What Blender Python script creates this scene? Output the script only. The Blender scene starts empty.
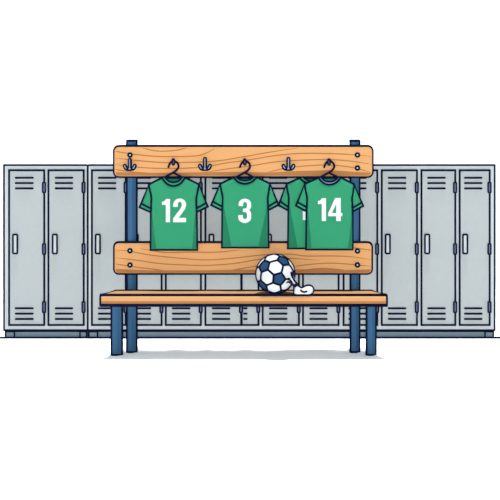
import bpy, math
from mathutils import Vector
from mathutils.geometry import tessellate_polygon, delaunay_2d_cdt

C = bpy.context.scene.collection
PI = math.pi
EYE, F, HX, HY = 1.5, 896.0, 250.0, 167.0      # eye height, focal length in pixels, horizon

def W(p, d):
    """a point of the drawing, d metres in front of the eye"""
    return Vector(((p[0]-HX)*d/F, d, EYE-(p[1]-HY)*d/F))

# ------------------------------------------------------------------ materials
def lin(c):
    c /= 255.0
    return c/12.92 if c <= .04045 else ((c+.055)/1.055)**2.4

def mat(name, rgb, k=1.0, var=.015, scale=30, rough=.9, stretch=None):
    m = bpy.data.materials.new(name); m.use_nodes = True
    nt = m.node_tree; b = nt.nodes['Principled BSDF']
    col = [min(.97, lin(v)*k) for v in rgb]
    tc = nt.nodes.new('ShaderNodeTexCoord'); mp = nt.nodes.new('ShaderNodeMapping')
    nz = nt.nodes.new('ShaderNodeTexNoise'); rp = nt.nodes.new('ShaderNodeValToRGB')
    if stretch: mp.inputs['Scale'].default_value = stretch
    nz.inputs['Scale'].default_value = scale; nz.inputs['Detail'].default_value = 3
    e = rp.color_ramp.elements
    e[0].position, e[1].position = .3, .7
    e[0].color = [c*(1-var) for c in col]+[1]; e[1].color = [min(.98, c*(1+var)) for c in col]+[1]
    L = nt.links
    L.new(tc.outputs['Object'], mp.inputs['Vector']); L.new(mp.outputs['Vector'], nz.inputs['Vector'])
    L.new(nz.outputs['Fac'], rp.inputs['Fac']); L.new(rp.outputs['Color'], b.inputs['Base Color'])
    b.inputs['Roughness'].default_value = rough
    b.inputs['Specular IOR Level'].default_value = 0.0
    return m

KV = .34
M = {
 'white':  mat('matte_white_paint', (250,250,250), 1.0, .004),
 'floor':  mat('matte_white_floor', (250,250,250), 1.0, .004),
 'ink':    mat('navy_edging', (19,28,58), KV, .02),
 'locker': mat('pale_grey_enamel', (238,245,247), KV),
 'door':   mat('grey_enamel_door', (213,219,220), KV),
 'hinge':  mat('slate_hinge_metal', (120,136,170), KV),
 'plinth': mat('slate_plinth', (158,179,194), KV),
 'post':   mat('blue_painted_steel', (72,116,157), KV),
 'wood':   mat('orange_pine', (249,184,122), KV, .03, 6, .8, (.35,3,6)),
 'seat':   mat('orange_pine_seat', (246,183,123), KV, .02, 6, .8, (.35,3,6)),
 'grain':  mat('brown_wood_grain', (194,127,76), KV, .03),
 'shadewood': mat('shaded_pine', (196,134,82), KV, .04, 6, .8, (.35,3,6)),  # pine darkened to carry the shade of lower edges
 'green':  mat('green_jersey_knit', (62,167,121), KV, .02, 60),
 'dgreen': mat('green_shade_and_lining', (45,136,98), KV, .02, 60),  # painted shade on the jersey sides, also the neck lining
 'number': mat('white_number_print', (252,252,252), KV*1.02, .004),
 'grey':   mat('slate_grey_collar_knit', (150,164,194), KV, .02),
 'steel':  mat('light_steel', (160,176,208), KV),
 'boltc':  mat('pale_bolt_metal', (205,212,226), KV),
 'pegc':   mat('slate_peg_metal', (74,86,110), KV),
 'ballw':  mat('white_ball_leather', (252,252,252), KV*1.02, .004),
 'ballb':  mat('blue_ball_leather', (49,84,121), KV),
 'sock':   mat('white_sock_cotton', (252,252,252), KV*1.02, .006, 80),
}

# ------------------------------------------------------------------ mesh builder
class MB:
    def __init__(s, *mats): s.v=[]; s.f=[]; s.m=[]; s.s=[]; s.mats=list(mats)
    def idx(s, m):
        if m not in s.mats: s.mats.append(m)
        return s.mats.index(m)
    def add(s, vs, fs, m, smooth=False):
        o = len(s.v); s.v += [Vector(v) for v in vs]; i = s.idx(m)
        for f in fs: s.f.append([o+k for k in f]); s.m.append(i); s.s.append(smooth)
    def loft(s, rings, m, caps=True, smooth=False, closed=True):
        n = len(rings[0]); vs = [v for r in rings for v in r]; fs = []
        for a in range(len(rings)-1):
            for k in range(n if closed else n-1):
                k2 = (k+1) % n
                fs.append([a*n+k, a*n+k2, (a+1)*n+k2, (a+1)*n+k])
        if caps:
            fs.append(list(range(n))[::-1]); fs.append([(len(rings)-1)*n+k for k in range(n)])
        s.add(vs, fs, m, smooth)
    def prism(s, loops, d, d1, m):
        """outline(s) in drawing units at distance d, thickness running straight back to d1"""
        ls = [[W(p, d) for p in l] for l in loops]
        flat = [v for l in ls for v in l]
        tri = tessellate_polygon([[Vector((v.x, v.z, 0)) for v in l] for l in ls])
        s.add(flat, [list(t) for t in tri], m)
        bk = [Vector((v.x, d1, v.z)) for v in flat]
        s.add(bk, [list(t)[::-1] for t in tri], m)
        for l in ls:
            n = len(l)
            s.add(l+[Vector((v.x, d1, v.z)) for v in l], [[k, (k+1)%n, n+(k+1)%n, n+k] for k in range(n)], m)
    def tube(s, pts, r, m, closed=False, n=8, ends=None):
        pts = [Vector(p) for p in pts]
        q = [pts[0]]
        for p in pts[1:]:
            if (p-q[-1]).length > 1e-5: q.append(p)
        if closed and (q[0]-q[-1]).length < 1e-5: q.pop()
        pts = q; N = len(pts); rings = []; up = None
        for i, p in enumerate(pts):
            a = pts[i-1] if (i or closed) else None
            b = pts[(i+1) % N] if (i < N-1 or closed) else None
            t1 = (p-a).normalized() if a is not None else None
            t2 = (b-p).normalized() if b is not None else None
            t = (t1+t2 if (t1 and t2) else (t1 or t2))
            if t.length < 1e-4: t = t2.copy()
            t.normalize()
            ref = Vector((0,1,0)) if abs(t.y) < .9 else Vector((0,0,1))
            side = t.cross(ref).normalized(); up = side.cross(t).normalized()
            k = 1.0
            if t1 and t2: k = min(1.6, 1/max(.3, math.sqrt(max(0.0, (1+t1.dot(t2))/2))))
            rr = r if not callable(r) else r(i/(N-1))
            rings.append([p+side*(rr*k*math.cos(2*PI*j/n))+up*(rr*math.sin(2*PI*j/n)) for j in range(n)])
        if closed: s.loft(rings+[rings[0]], m, False, True)
        else:
            # rounded ends
            for e, o in ((0, 1), (-1, -2)):
                c = pts[e]; dr = (pts[e]-pts[o]).normalized()
                rad = r if not callable(r) else r(0 if e == 0 else 1)
                new = [[c+(v-c)*math.cos(a)+dr*rad*math.sin(a) for v in rings[e]] for a in (PI/5, PI/2.6)]
                rings = new[::-1]+rings if e == 0 else rings+new
            s.loft(rings, m, True, True)
    def line(s, pts, d, r, m=None, closed=False):
        s.tube([W(p, d) for p in pts], r, m or M['ink'], closed)
    def build(s, name, parent=None, origin=None):
        if origin is None:
            origin = ROOT.get(parent, Vector()) if parent else Vector()
        me = bpy.data.meshes.new(name)
        me.from_pydata([v-origin for v in s.v], [], s.f)
        for m in s.mats: me.materials.append(m)
        me.polygons.foreach_set('material_index', s.m); me.polygons.foreach_set('use_smooth', s.s)
        me.update()
        o = bpy.data.objects.new(name, me); C.objects.link(o)
        if parent: o.parent = parent; ROOT[o] = origin
        else: o.location = origin
        return o
ROOT = {}
def tag(o, label=None, cat=None, group=None, kind=None):
    for k, v in (('label',label),('category',cat),('group',group),('kind',kind)):
        if v: o[k] = v
    return o
def thing(name, loc, label, cat, group=None):
    o = bpy.data.objects.new(name, None); C.objects.link(o); o.location = loc
    o.empty_display_size = .1
    ROOT[o] = Vector(loc); return tag(o, label, cat, group)

def rr(x0, y0, x1, y1, r, n=6):
    out = []
    for cx, cy, a in ((x1-r,y0+r,-90),(x1-r,y1-r,0),(x0+r,y1-r,90),(x0+r,y0+r,180)):
        for k in range(n+1):
            t = math.radians(a+90*k/n); out.append((cx+r*math.cos(t), cy+r*math.sin(t)))
    return out
def box(x0, y0, x1, y1): return [(x0,y0),(x1,y0),(x1,y1),(x0,y1)]
def quart(p0, c, p1, n=7):
    cx, cy = p0[0]+p1[0]-c[0], p0[1]+p1[1]-c[1]; out = []
    for k in range(n+1):
        t = PI/2*k/n
        out.append((cx+(p0[0]-cx)*math.cos(t)+(p1[0]-cx)*math.sin(t), cy+(p0[1]-cy)*math.cos(t)+(p1[1]-cy)*math.sin(t)))
    return out
def spline(pts, n=6, closed=False):
    P = [Vector((p[0], p[1], p[2] if len(p) > 2 else 0)) for p in pts]; N = len(P); out = []
    for i in range(N if closed else N-1):
        a = P[(i-1) % N] if (closed or i > 0) else P[i]; b = P[i]; c = P[(i+1) % N]
        d = P[(i+2) % N] if (closed or i+2 < N) else c
        for k in range(n):
            t = k/n
            v = .5*((2*b)+(c-a)*t+(2*a-5*b+4*c-d)*t*t+(3*b-a-3*c+d)*t**3)
            out.append((v.x, v.y, v.z) if len(pts[0]) > 2 else (v.x, v.y))
    if not closed: out.append(tuple(pts[-1]))
    return out

# ------------------------------------------------------------------ the setting
LD = 7.874                         # front of the lockers
def slab(name, lo, hi, m):
    b = MB(); (x0,y0,z0),(x1,y1,z1) = lo, hi
    vs = [(x,y,z) for z in (z0,z1) for y in (y0,y1) for x in (x0,x1)]
    b.add(vs, [[0,2,3,1],[4,5,7,6],[0,1,5,4],[2,6,7,3],[0,4,6,2],[1,3,7,5]], m)
    return b.build(name)
tag(slab('floor', (-16,-14,-.1), (16,11.1,0), M['floor']), kind='structure')
tag(slab('wall_back', (-16,11,0), (16,11.1,9), M['white']), kind='structure')
t = MB()
t.tube([(-6, LD-.036, .003), (6, LD-.036, .003)], .0135, M['ink'])
tag(t.build('trim_1'), kind='structure')

# ------------------------------------------------------------------ lockers
LR = .0087
def pbox(b, pts, d0, d1, m, rim=True, r=LR):
    b.prism([pts], d0, d1, m)
    if rim: b.line(pts, d0, r, closed=True)
def locker_bank(x0, x1, feet, label, doors):
    cx = (x0+x1)/2
    c = W((cx, 337.5), LD+.16); c.z = 0
    root = thing('locker_bank', c, label, 'lockers')
    b = MB(); pbox(b, box(x0, 165, x1, 330.3), LD, LD+.32, M['locker'], False)
    l0, l1 = x0+(.6 if x0 > 80 else 0), x1-(.6 if x1 < 95 else 0)
    b.line([(l0,165),(l1,165)], LD, LR); b.line([(l0,330.3),(l1,330.3)], LD, LR)
    for ex in (x0, x1): b.line([(ex,165),(ex,330.3)], LD, .0042 if 80 < ex < 95 else LR)
    for p in ((x0,165),(x1,165),(x1,330.3),(x0,330.3)):
        v = W(p, LD); b.tube([v, (v.x, LD+.32, v.z)], .004, M['ink'])
    b.tube([(W(p,LD).x, LD+.32, W(p,LD).z) for p in box(x0,165,x1,330.3)], .004, M['ink'], True)
    b.build('cabinet', root)
    b = MB(); pl = box(x0+1.6 if x0 < 10 else x0+.7, 331.2, x1-1.4 if x1 > 480 else x1-.7, 337.6)
    pbox(b, pl, LD+.012, LD+.3, M['plinth'], True, .0075); pln = b.build('plinth', root)
    for fx in feet:
        b = MB(); pbox(b, box(fx[0], 331.6, fx[1], 337.5), LD+.004, LD+.06, M['plinth'], True, .007)
        b.build('foot', root)
    for (a, e, va, vb, ha) in doors:
        b = MB(); pbox(b, box(a, 170.3, e, 325), LD-.012, LD+.002, M['door']); dr = b.build('door', root)
        if va is not None:
            for y in (177.8, 183.1, 188.4, 308.3, 313.7, 319):
                b = MB(); b.line([(va+.8,y),(vb-.8,y)], LD-.014, .0088); b.build('vent_slot', dr)
        if ha is not None:
            b = MB(); b.prism([rr(ha, 234.5, ha+4.4, 253.5, 1)], LD-.022, LD-.012, M['locker'])
            b.line(rr(ha, 234.5, ha+4.4, 253.5, 1), LD-.022, .0078, closed=True); b.build('handle', dr)
        for (ya, yb) in ((182.5,192.5), (243.8,254.2), (301.8,312.4)):
            b = MB(); q = rr(e-1.55, ya, e+1.2, yb, .7)
            b.prism([q], LD-.026, LD, M['hinge']); b.line(q, LD-.026, .0068, closed=True); b.build('hinge', dr)
    return root
locker_bank(3.9, 87.2, ((5.6,14.3),(80,86.6)),
    'grey two-door locker unit at the far left end of the locker row', [
    (9.1, 44.2, 15, 33.5, 12.9), (48.4, 83.7, 54.9, 73, 52.6)])
locker_bank(88.2, 494.8, ((88.8,97.5),(485,493.3)),
    'long grey locker bank running behind the bench to the right end', [
    (91.9, 125.7, 98, 116.2, 95.6), (130, 161.6, 133, 151, 133.6), (165.8, 200.9, 172, 190.3, 169.4),
    (205.4, 241.2, 212, 230.2, 209.2), (241.7, 258.5, 243.3, 247.4, None), (262.7, 298.9, 269, 287.4, 266.8),
    (303, 338.6, 309.5, 327.5, 306.8), (343.6, 377.3, 348.5, 366.4, 347), (381.8, 417, 388, 406.2, 385.6),
    (421.5, 455.3, 427.4, 445.6, 425), (459.7, 489.7, 464.2, 482.3, 463)])

# ------------------------------------------------------------------ bench
SF, SB, PF = 6.95, 7.212, 7.225        # seat front, seat back, front of the posts
BF, BB = 7.197, 7.225                 # boards
bench = thing('bench', (W((244,0),SF).x, 7.2, 0),
    'wooden changing-room bench with tall peg-board back and blue steel legs', 'bench')
IR = .0092
# seat
b = MB()
zt = W((0,295.5),SF).z; zm = W((0,301.2),SF).z; zb = W((0,305.3),SF).z
fl, fr = W((100.2,0),SF).x, W((387.0,0),SF).x
bl, br = W((115.3,0),SB).x, W((371.6,0),SB).x
def plan(z, e=0): return [Vector((fl,SF+e,z)), Vector((fr,SF+e,z)), Vector((br,SB,z)), Vector((bl,SB,z))]
b.loft([plan(zm), plan(zt-.018), plan(zt, .012)], M['seat'])
b.tube(plan(zt+.001, .010), .0074, M['ink'], True)
for p, q in zip(plan(zt-.018)[:2], plan(zt,.011)): b.tube([(p.x,p.y,zb),p,q], .0075, M['ink'])
seat = b.build('seat', bench)
b = MB(); b.loft([plan(zb), plan(zm-.0005)], M['shadewood']); b.tube(plan(zb), .0075, M['ink'], True)  # lower part of the seat edge, shade put into the wood colour
tag(b.build('shade_strip', seat), 'painted shade along the lower edge of the seat')
# legs: folded steel section with one slanted face
def steel(px0, px1, d, z0, z1, name, depth=.05):
    b = MB(); x0, x1 = W((px0,0),d).x, W((px1,0),d).x; w = x1-x0
    pr = [(x0,.012),(x0+.012,0),(x0+.58*w,0),(x1,.036),(x1,depth),(x0,depth)]
    ring = lambda z: [Vector((x, d+y, z)) for x, y in pr]
    b.loft([ring(z0), ring(z1)], M['post'])
    for z in (z0+IR*.6, z1): b.tube(ring(z), IR*.95, M['ink'], True)
    for k in (0, 3): b.tube([ring(z0)[k], ring(z1)[k]], IR*.95, M['ink'])
    return b.build(name, bench)
for a, e in ((111.3,121.5),(366.8,376.4)): steel(a, e, 7.118, 0, zb-.006, 'front_leg')
for a, e in ((126.8,136.1),(350.7,360.0)): steel(a, e, PF, 0, W((0,140.8),PF).z, 'post', .06)

def ribbon(b, pts, w, d, m):
    P = spline(pts, 6); n = len(P); A, B = [], []
    for i, p in enumerate(P):
        q, s = P[max(0,i-1)], P[min(n-1,i+1)]
        tx, ty = s[0]-q[0], s[1]-q[1]; l = math.hypot(tx,ty) or 1
        k = w*.5*min(1, .25+6*min(i, n-1-i)/n)
        A.append((p[0]-ty/l*k, p[1]+tx/l*k)); B.append((p[0]+ty/l*k, p[1]-tx/l*k))
    b.prism([A+B[::-1]], d-.0007, d+.001, m)
def board(name, x0, y0, x1, y1, r, grain, band):
    b = MB(); c = 2.0
    front = [W(p, BF) for p in rr(x0+.9,y0+c,x1-.9,y1-.9,r-1.2)]
    mid = [W(p, BF) for p in rr(x0,y0,x1,y1,r)]
    b.loft([front, [v+Vector((0,.014,0)) for v in mid], [Vector((v.x,BB,v.z)) for v in mid]], M['wood'])
    b.tube([v+Vector((0,.013,0)) for v in mid], IR*1.05, M['ink'], True)
    b.tube([Vector((v.x,BB-.002,v.z)) for v in mid], .005, M['ink'], True)
    for g in grain: ribbon(b, g, 1.1, BF, M['grain'])
    b.prism([band], BF-.0005, BF+.001, M['shadewood'])  # shade painted along the bottom of the board, with a wavy grain-like edge
    return b.build(name, bench)
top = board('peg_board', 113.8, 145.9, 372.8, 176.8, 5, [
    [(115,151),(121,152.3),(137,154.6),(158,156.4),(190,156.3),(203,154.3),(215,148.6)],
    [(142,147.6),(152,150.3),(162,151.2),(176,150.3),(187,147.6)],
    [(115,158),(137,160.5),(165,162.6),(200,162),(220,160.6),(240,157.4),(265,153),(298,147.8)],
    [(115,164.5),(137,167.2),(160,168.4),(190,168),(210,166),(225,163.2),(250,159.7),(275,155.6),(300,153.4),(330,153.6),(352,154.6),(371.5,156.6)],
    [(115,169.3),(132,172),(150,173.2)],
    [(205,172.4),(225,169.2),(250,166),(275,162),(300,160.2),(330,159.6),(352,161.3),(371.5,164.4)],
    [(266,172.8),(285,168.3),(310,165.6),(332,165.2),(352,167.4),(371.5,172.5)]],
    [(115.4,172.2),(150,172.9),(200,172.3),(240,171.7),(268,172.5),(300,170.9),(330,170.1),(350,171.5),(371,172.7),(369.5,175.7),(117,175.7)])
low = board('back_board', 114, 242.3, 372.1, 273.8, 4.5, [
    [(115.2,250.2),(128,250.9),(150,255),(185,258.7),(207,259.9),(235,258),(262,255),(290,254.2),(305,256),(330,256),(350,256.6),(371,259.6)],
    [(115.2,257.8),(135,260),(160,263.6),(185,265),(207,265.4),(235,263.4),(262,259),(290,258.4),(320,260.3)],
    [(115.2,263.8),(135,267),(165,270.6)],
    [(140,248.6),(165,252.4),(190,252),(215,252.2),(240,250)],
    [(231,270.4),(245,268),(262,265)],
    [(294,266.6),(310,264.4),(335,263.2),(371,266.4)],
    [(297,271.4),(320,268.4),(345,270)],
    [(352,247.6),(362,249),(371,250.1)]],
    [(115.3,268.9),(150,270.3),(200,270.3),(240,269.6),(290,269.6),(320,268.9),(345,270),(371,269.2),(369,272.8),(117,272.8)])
def disc(b, p, r, d0, d1, m, n=16):
    b.prism([[(p[0]+r*math.cos(2*PI*k/n), p[1]+r*math.sin(2*PI*k/n)) for k in range(n)]], d0, d1, m)
def bolt(p, par):
    b = MB(); disc(b, p, 2.8, BF-.008, BF+.002, M['ink']); disc(b, p, .85, BF-.011, BF-.007, M['boltc'])
    b.build('bolt', par)
for p in ((357.5,155),(357.5,168),(129.9,155)): bolt(p, top)
for p in ((129.9,250.8),(129.9,265.1),(357.5,251),(357.5,265)): bolt(p, low)
def coat_hook(x, y0):
    b = MB(); H = BF
    arms = spline([(x-5,165.8,H-.042),(x-3.9,168,H-.036),(x-1.6,168.9,H-.022),(x,168.7,H-.02),(x+1.6,168.9,H-.022),(x+3.9,168,H-.036),(x+5,165.8,H-.042)], 5)
    stem = [(x,y0+1.6,H-.012),(x,163,H-.013),(x,168.6,H-.02)]
    for path in (arms, stem):
        b.tube([W(p, p[2]) for p in path], .0172, M['ink'])
    for path in (arms, stem):
        b.tube([W(p[:2], p[2])+Vector((0,-.014,0)) for p in path], .0050, M['steel'])
    b.build('coat_hook', top)
coat_hook(129.8, 158.3); coat_hook(205, 157.3); coat_hook(288.4, 157.3)
PEGS = (173.3, 244.8, 329)
for x in PEGS:
    b = MB()
    b.tube([W((x,160.2),BF-.022), W((x,163.8),BF-.046)], .0165, M['ink'])
    b.tube([W((x,160.4),BF), W((x,160.2),BF-.022)], .011, M['ink'])
    b.tube([W((x,160.2),BF-.0345), W((x,163.4),BF-.0585)], .0062, M['pegc'])
    b.build('peg', top)

# ------------------------------------------------------------------ jerseys
def seg_dist(p, a, b):
    dx, dy = b[0]-a[0], b[1]-a[1]; l = dx*dx+dy*dy
    t = 0 if l == 0 else max(0, min(1, ((p[0]-a[0])*dx+(p[1]-a[1])*dy)/l))
    return math.hypot(p[0]-a[0]-t*dx, p[1]-a[1]-t*dy)
def inside(p, poly):
    c = False; n = len(poly)
    for i in range(n):
        a, b = poly[i], poly[i-1]
        if (a[1] > p[1]) != (b[1] > p[1]) and p[0] < (b[0]-a[0])*(p[1]-a[1])/(b[1]-a[1])+a[0]: c = not c
    return c
def edge_dist(p, poly): return min(seg_dist(p, poly[i-1], poly[i]) for i in range(len(poly)))
def dense(poly, g):
    out = []
    for i in range(len(poly)):
        a, b = poly[i], poly[(i+1) % len(poly)]; n = max(1, round(math.hypot(b[0]-a[0], b[1]-a[1])/g))
        out += [(a[0]+(b[0]-a[0])*k/n, a[1]+(b[1]-a[1])*k/n) for k in range(n)]
    return out
def cdt(poly, g):
    poly = dense(poly, g); n = len(poly)
    xs, ys = [p[0] for p in poly], [p[1] for p in poly]; pts = list(poly); j = 0
    y = min(ys)+g*.5
    while y < max(ys):
        x = min(xs)+g*(.5 if j % 2 else .25)
        while x < max(xs):
            if inside((x,y), poly) and edge_dist((x,y), poly) > g*.45: pts.append((x,y))
            x += g
        y += g*.87; j += 1
    r = delaunay_2d_cdt([Vector(p) for p in pts], [(i,(i+1)%n) for i in range(n)], [], 1, 1e-5)
    return [tuple(v) for v in r[0]], [list(f) for f in r[2]], n
def puff(dist, e): 
    k = 1-min(1, dist/e); return math.sqrt(max(0, 1-k*k))
def pillow(b, poly, d, tf, tb, m, e=3.0, g=1.6):
    """cloth or padding of real thickness: fat in the middle, closing at its edge"""
    V, Fc, n = cdt(poly, g); P = dense(poly, g)
    h = [puff(edge_dist(v, P), e) if i >= n else 0 for i, v in enumerate(V)]
    b.add([W(v, d)+Vector((0,-tf*k,0)) for v, k in zip(V, h)], Fc, m, True)
    b.add([W(v, d)+Vector((0,tb*k+.0008,0)) for v, k in zip(V, h)], [f[::-1] for f in Fc], m, True)
def patch(b, poly, host, d, tf, m, e=3.0, lift=.0012, g=1.6):
    V, Fc, n = cdt(poly, g); P = dense(host, 1.6)
    b.add([W(v, d)+Vector((0,-tf*puff(edge_dist(v, P), e)-lift,0)) for v in V], Fc, m, True)
JR = .0087
def arc(x0, y0, xc, yb, x1, y1):
    return spline([(x0,y0),(x0+(xc-x0)*.42,y0+(yb-y0)*.72),(xc,yb),(xc+(x1-xc)*.58,yb+(y1-yb)*.28),(x1,y1)], 5)

def jersey(label, d, neck, inner, lsh, lsleeve, lseam, rsh, rsleeve, rseam, hem, fold_shades, collar_mat, number=None, hidden=False):
    """lsleeve: (tip, armpit, cuff a, cuff b) left; lseam: seam points from shoulder to hem"""
    tf, tb = .016, .008
    cx = neck[2]; c = W((cx, hem[0][1]), d)
    root = thing('jersey', c, label, 'jersey', 'green jerseys hanging on the bench')
    nk = arc(*neck)
    torso = nk + [rsh] + rseam + lseam[::-1] + [lsh]
    b = MB(); pillow(b, torso, d, tf, tb, M['green'])
    b.line(torso, d-.004, JR, closed=True)
    b.build('torso', root)
    for sh, sl, seam in ((lsh, lsleeve, lseam), (rsh, rsleeve, rseam)):
        tip, pit, ca, cb = sl
        s2 = [p for p in seam if p[1] < pit[1]-.5]
        poly = [sh, tip, pit] + s2[::-1]
        b = MB(); pillow(b, poly, d+.002, .012, .008, M['green'], 2.5)
        b.line(poly, d-.003, JR, closed=True); so = b.build('sleeve', root)
        b = MB(); cf = [ca, tip, pit, cb]
        patch(b, cf, poly, d+.002, .012, M['green'], 2.5, .0015)
        b.line([ca, cb], d-.012, JR*.9); b.build('cuff', so)
    for pn in fold_shades:
        b = MB(); patch(b, pn, torso, d, tf, M['dgreen']); tag(b.build('side_shade', root), 'fold shade painted in darker green at the side')  # wedge of darker green paints the shade of the folds
    ik = arc(*inner)
    b = MB(); ring = nk + ik[::-1]
    b.prism([ring], d-.012, d, collar_mat)
    b.line(nk, d-.012, JR*.9); b.line(ik, d-.012, JR*.8); co = b.build('collar', root)
    if collar_mat is M['grey']: tag(co, 'slate grey collar band')
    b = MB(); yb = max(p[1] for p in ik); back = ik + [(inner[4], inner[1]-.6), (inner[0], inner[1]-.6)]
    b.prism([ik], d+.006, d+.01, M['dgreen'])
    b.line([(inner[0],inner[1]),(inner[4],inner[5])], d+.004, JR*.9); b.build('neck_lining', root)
    if number:
        b = MB()
        for loops in number: b.prism(loops, d-tf-.004, d-tf+.001, M['number'])
        b.build('number', root)
    return root

def one(x, y0, y1):       # x: left of serif
    return [[(x,y0+2.8),(x+2.3,y0+2.2),(x+4.2,y0),(x+8.0,y0),(x+8.0,y1),(x+3.8,y1),(x+3.8,y0+5.8),(x,y0+5.8)]]
two = [[(173.2,206.8)] + quart((173.2,205),(173.2,198.5),(179.7,198.5)) + quart((179.7,198.5),(186.2,198.5),(186.2,204.8))
       + [(185.2,208.8),(178.6,217.9),(186,217.9),(186,222.2),(173.2,222.2),(173.2,218.4),(180.6,208.4),(181.7,205.8)]
       + quart((181.7,204.3),(181.7,201.8),(179.75,201.8)) + quart((179.75,201.8),(177.8,201.8),(177.8,204.5))+[(177.8,206.8)]]
three = [[(238.6,206)] + quart((238.6,204.2),(238.6,198.7),(244.8,198.7)) + quart((244.8,198.7),(251.1,198.7),(251.1,204))
         + [(251,207),(250.4,208.8),(249.2,210.1),(250.5,211.6),(251.2,213.6)]
         + quart((251.2,217.3),(251.2,223),(244.8,223)) + quart((244.8,223),(238.3,223),(238.3,217.5))
         + [(238.3,215.1),(242.9,215.1)] + quart((242.9,216.8),(242.9,219),(244.9,219)) + quart((244.9,219),(247,219),(247,216.8))
         + [(247,214.4),(246.4,212.8),(245,212),(243,212),(243,208.6),(245,208.6),(246.4,207.8),(247,206.4)]
         + quart((247,204.2),(247,202),(245,202)) + quart((245,202),(243,202),(243,204.2)) + [(243,206)]]
four = [[(335.2,198),(340.8,198),(340.8,213),(342.3,213),(342.3,216.2),(340.8,216.2),(340.8,221),(336.2,221),(336.2,216.2),(328.2,216.2),(328.2,213.2)],
        [(336.2,204),(336.2,213),(331.9,213)]]

jersey('green jersey with the number 12, hanging nearest the left post', 7.166,
    (162,177.8,173.4,186,185,177.6), (165.4,178,173.4,182.4,181.6,178),
    (148.9,184.6), ((139.7,207.2),(150.8,212.2),(141.2,203.6),(151.2,208.8)), [(150.4,192),(151.6,198),(151.2,205),(150.9,215),(150.9,235),(150.7,249.8)],
    (199,184.4), ((207.7,206.6),(196.9,211.8),(206.2,203),(196.6,208.4)), [(197.4,192),(196.3,198),(196.4,205),(196.7,215),(196.9,235),(197.1,249.8)],
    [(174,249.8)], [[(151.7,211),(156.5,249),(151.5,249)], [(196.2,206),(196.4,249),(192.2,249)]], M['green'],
    [one(162,199,222.2), two])
jersey('green jersey with the number 3, hanging in the middle above the ball', 7.166,
    (233.6,177.4,244.8,183.8,256.4,177.3), (237,178,244.8,180.6,252.6,178),
    (220,184), ((211.3,204.9),(222,210.4),(212.8,201.5),(222.2,206.8)), [(221.8,192),(222.9,198),(222.6,205),(222.4,215),(222.3,235),(222,247.4)],
    (270,183.6), ((278.4,204.8),(268.3,210),(276.9,201.2),(268,206.8)), [(268.6,192),(267.6,198),(267.8,205),(268.1,215),(268.3,235),(268.6,247.4)],
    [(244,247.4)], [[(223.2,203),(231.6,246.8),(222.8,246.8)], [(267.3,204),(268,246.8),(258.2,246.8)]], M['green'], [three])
jersey('green jersey half hidden behind the number 14 jersey', 7.186,
    (299.8,178,311.5,183.6,323,178), (303.8,178,311.5,180.8,319,178),
    (286.4,184), ((278.6,205),(287.8,210.2),(280.2,201.3),(287.9,206.8)), [(287.8,192),(288.9,198),(288.7,205),(288.5,215),(288.3,235),(288,248.3)],
    (335,184), ((343,205),(334.6,210.2),(341.8,201.3),(334.4,206.8)), [(334.6,192),(333.6,198),(333.8,205),(334,215),(334.2,235),(334.5,248.3)],
    [(311,248.3)], [[(289.2,203),(297.6,247.8),(288.7,247.8)]], M['green'], [[[(302.8,211.5),(308.4,211.5),(308.4,220),(302.8,220)]]])
jersey('green jersey with the number 14 and grey collar, hanging nearest the right post', 7.156,
    (318.6,177.8,329.2,184.7,340.8,177.5), (321.6,178,329.2,181.8,337.8,178),
    (304.6,184), ((296,205.6),(306,211),(297.3,202),(306.7,207.4)), [(306,192),(307.2,198),(306.9,205),(306.6,215),(306.4,235),(306.1,249.4)],
    (354.1,184.4), ((363.2,206),(353,211.2),(361.8,202.5),(352.7,207.8)), [(353,192),(352,198),(352.2,205),(352.5,215),(352.6,235),(352.6,249.4)],
    [(329,249.4)], [[(307.2,205),(311.6,248.7),(306.9,248.7)], [(352,212),(352,248.7),(347.6,248.7)]], M['grey'],
    [one(318,198.2,221), four])

# hangers: hook over the peg, two sloping arms and a bar inside the collar
def hanger(x, dj, label):
    c = W((x,178), dj+.004)
    dh = BF-.014
    path = spline([(x-4.8,167.2,dh),(x-3.6,163.9,dh),(x-1.2,161.4,dh),(x+1.8,161.4,dh),(x+4.5,163.6,dh),(x+5.2,167,dh),(x+3.2,170.2,dh),(x-.1,172.6,(dh+dj)/2)], 5)
    root = thing('clothes_hanger', c, label, 'hanger', 'clothes hangers on the pegs')
    b = MB(); b.tube([W(p, p[2]) for p in path], .0086, M['ink']); b.build('hook', root)
    b = MB(); a = (x-.1,172.6,(dh+dj)/2)
    b.tube([W((x-11,178.6),dj+.002), W((x-8.6,177.2),dj-.002), W(a, a[2]), W((x+8.6,177.2),dj-.002), W((x+11,178.6),dj+.002)], .0084, M['ink'])
    b.build('shoulder', root)
    b = MB(); b.tube([W((x-8,178),dj+.003), W((x+8,178),dj+.003)], .0062, M['pegc']); b.build('bar', root)
hanger(PEGS[0], 7.166, 'navy wire hanger holding the number 12 jersey')
hanger(PEGS[1], 7.166, 'navy wire hanger holding the number 3 jersey')
hanger(PEGS[2], 7.156, 'navy wire hanger holding the number 14 jersey')

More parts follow.
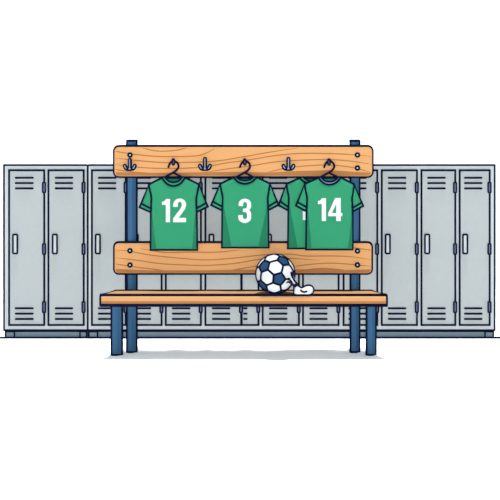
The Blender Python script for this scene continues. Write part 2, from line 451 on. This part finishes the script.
# ------------------------------------------------------------------ football
BD = 7.034; R = 19.2*BD/F
bc = W((275.4,273.6), BD); bc.z = zt+R+.0075
ball = thing('football', (bc.x, bc.y, zt), 'blue and white football with dark seams standing on the bench seat', 'ball')
P0 = Vector((.155, -.97, -.16)).normalized()
tgt = Vector((-.62, -.6, .50))
u = (tgt-P0*tgt.dot(P0)).normalized(); v = P0.cross(u)
ico = [P0, -P0]; ct, st = 1/math.sqrt(5), 2/math.sqrt(5)
for k in range(5):
    a = 2*PI*k/5
    q = P0*ct+(u*math.cos(a)+v*math.sin(a))*st
    ico += [q, -q]
adj = [[j for j in range(12) if j != i and ico[i].dot(ico[j]) > .3] for i in range(12)]
def order(c, pts):
    c = c.normalized(); a = (pts[0]-c*pts[0].dot(c)).normalized(); bb = c.cross(a)
    return sorted(pts, key=lambda p: math.atan2(p.dot(bb), p.dot(a)))
def panel(b, pts, m):
    c = sum(pts, Vector()).normalized(); n = len(pts); G = 5
    for k in range(n):
        A, B = pts[k], pts[(k+1)%n]; idx = {}; vs = []; fs = []
        for i in range(G+1):
            for j in range(G+1-i):
                p = (c*(G-i-j)+A*i+B*j)/G; idx[i,j] = len(vs); vs.append(bc+p.normalized()*R)
        for i in range(G):
            for j in range(G-i):
                fs.append([idx[i,j],idx[i+1,j],idx[i,j+1]])
                if i+j < G-1: fs.append([idx[i+1,j],idx[i+1,j+1],idx[i,j+1]])
        b.add(vs, fs, m, True)
T = lambda i, j: (ico[i]*2+ico[j])/3
bs = MB()
for i in range(12):
    b = MB(); panel(b, order(ico[i], [T(i,j) for j in adj[i]]), M['ballb']); tag(b.build('blue_panel', ball), 'dark blue five-sided panel')
done = set()
for i in range(12):
    for j in adj[i]:
        for k in adj[i]:
            if j < k and k in adj[j] and i < j:
                b = MB(); panel(b, order((ico[i]+ico[j]+ico[k]).normalized(), [T(i,j),T(j,i),T(j,k),T(k,j),T(k,i),T(i,k)]), M['ballw']); b.build('white_panel', ball)
def seam(a, c):
    bs.tube([bc+((a*(1-t)+c*t).normalized())*R for t in (0,.25,.5,.75,1)], .0085, M['ink'], n=6)
for i in range(12):
    pr = order(ico[i], [T(i,j) for j in adj[i]])
    for k in range(5): seam(pr[k], pr[(k+1)%5])
    for j in adj[i]:
        if i < j: seam(T(i,j), T(j,i))
e1 = Vector((1,0,0)); vd = (bc-Vector((0,0,EYE))).normalized(); e1 = (e1-vd*e1.dot(vd)).normalized(); e2 = vd.cross(e1)
bs.tube([bc+(e1*math.cos(2*PI*k/48)+e2*math.sin(2*PI*k/48))*(R-.001) for k in range(48)], .0095, M['ink'], True)  # outline ring added around the ball, turned square to the eye
bs.build('seams', ball)

# ------------------------------------------------------------------ sock
so = W((302,294.6), 6.98); so.z = zt
sock = thing('sock', so, 'crumpled white sock lying on the seat against the ball', 'sock')
b = MB(); SD = 6.976
foot = spline([(294.6,286.2),(293.9,290),(293.9,293.2),(296,294.7),(303,294.8),(309.5,294.6),(313,291.8),(313.4,288.6),(311,285.9),(307.6,285.4),(304.4,286.6),(301.4,287.8),(298.8,286.4),(297,284.6)], 4, True)
pillow(b, foot, SD, .03, .03, M['sock'], 4.5, .8)
b.line(foot, SD-.004, .0086, closed=True)
b.line(spline([(300.8,290.4),(302.4,291.6),(304.4,292),(306.6,291.5)]), SD-.029, .0076)
b.build('foot', sock)
b = MB()
leg = spline([(288.4,268),(291.2,271),(293.4,276.5),(297.4,283.2),(296.6,286),(293.6,286.6),(290.8,284.2),(287.6,282.2),(286.2,280.4),(287.2,275)], 4, True)
pillow(b, leg, 6.956, .03, .02, M['sock'], 3.5, .8)
for ln in ([(291.2,272.4),(292,276),(294.6,280.6),(297.4,284.2)], [(287.2,279.2),(289.8,280),(291.8,282.4),(293.4,285.4)], [(285.8,282.8),(288,281.9),(290.4,282.6),(292.4,284.6)], [(293.2,285.6),(295,284.8),(297.2,283.6)], [(293.8,287),(295.6,286.2),(297.6,285)]):
    b.line(spline(ln), 6.925, .0072)
b.build('ankle', sock)

# ------------------------------------------------------------------ light and camera
w = bpy.data.worlds.new('World'); bpy.context.scene.world = w; w.use_nodes = True
nt = w.node_tree; bg = nt.nodes['Background']
tc = nt.nodes.new('ShaderNodeTexCoord'); sx = nt.nodes.new('ShaderNodeSeparateXYZ'); mr = nt.nodes.new('ShaderNodeMapRange')
mr.inputs['From Min'].default_value = -1; mr.inputs['From Max'].default_value = 1
mr.inputs['To Min'].default_value = .9; mr.inputs['To Max'].default_value = .2
nt.links.new(tc.outputs['Generated'], sx.inputs[0]); nt.links.new(sx.outputs['X'], mr.inputs['Value'])
nt.links.new(mr.outputs['Result'], bg.inputs['Strength'])
bg.inputs['Color'].default_value = (.74, 1, 1.14, 1)
sun = bpy.data.lights.new('sun', 'SUN'); sun.energy = 6.2; sun.angle = math.radians(3)
so_ = bpy.data.objects.new('sun', sun); C.objects.link(so_); so_.location = (0, 6, 6)
so_.rotation_euler = (math.radians(5), 0, 0)
fl_ = bpy.data.lights.new('fill_lamp', 'POINT'); fl_.energy = 2400; fl_.shadow_soft_size = .12  # added fill beside the eye, brightens the fronts evenly
fo = bpy.data.objects.new('fill_lamp', fl_); C.objects.link(fo); fo.location = (0, -.25, 1.55)

cd = bpy.data.cameras.new('camera'); cam = bpy.data.objects.new('camera', cd); C.objects.link(cam)
cam.location = (0, 0, EYE); cam.rotation_euler = (PI/2, 0, 0)
cd.sensor_width = 36; cd.lens = F/500*36; cd.shift_y = -(250-HY)/500; cd.clip_end = 200
sc = bpy.context.scene; sc.camera = cam
vs = sc.view_settings; vs.view_transform = 'Standard'; vs.look = 'None'; vs.gamma = 1; vs.exposure = 0
vs.use_curve_mapping = False
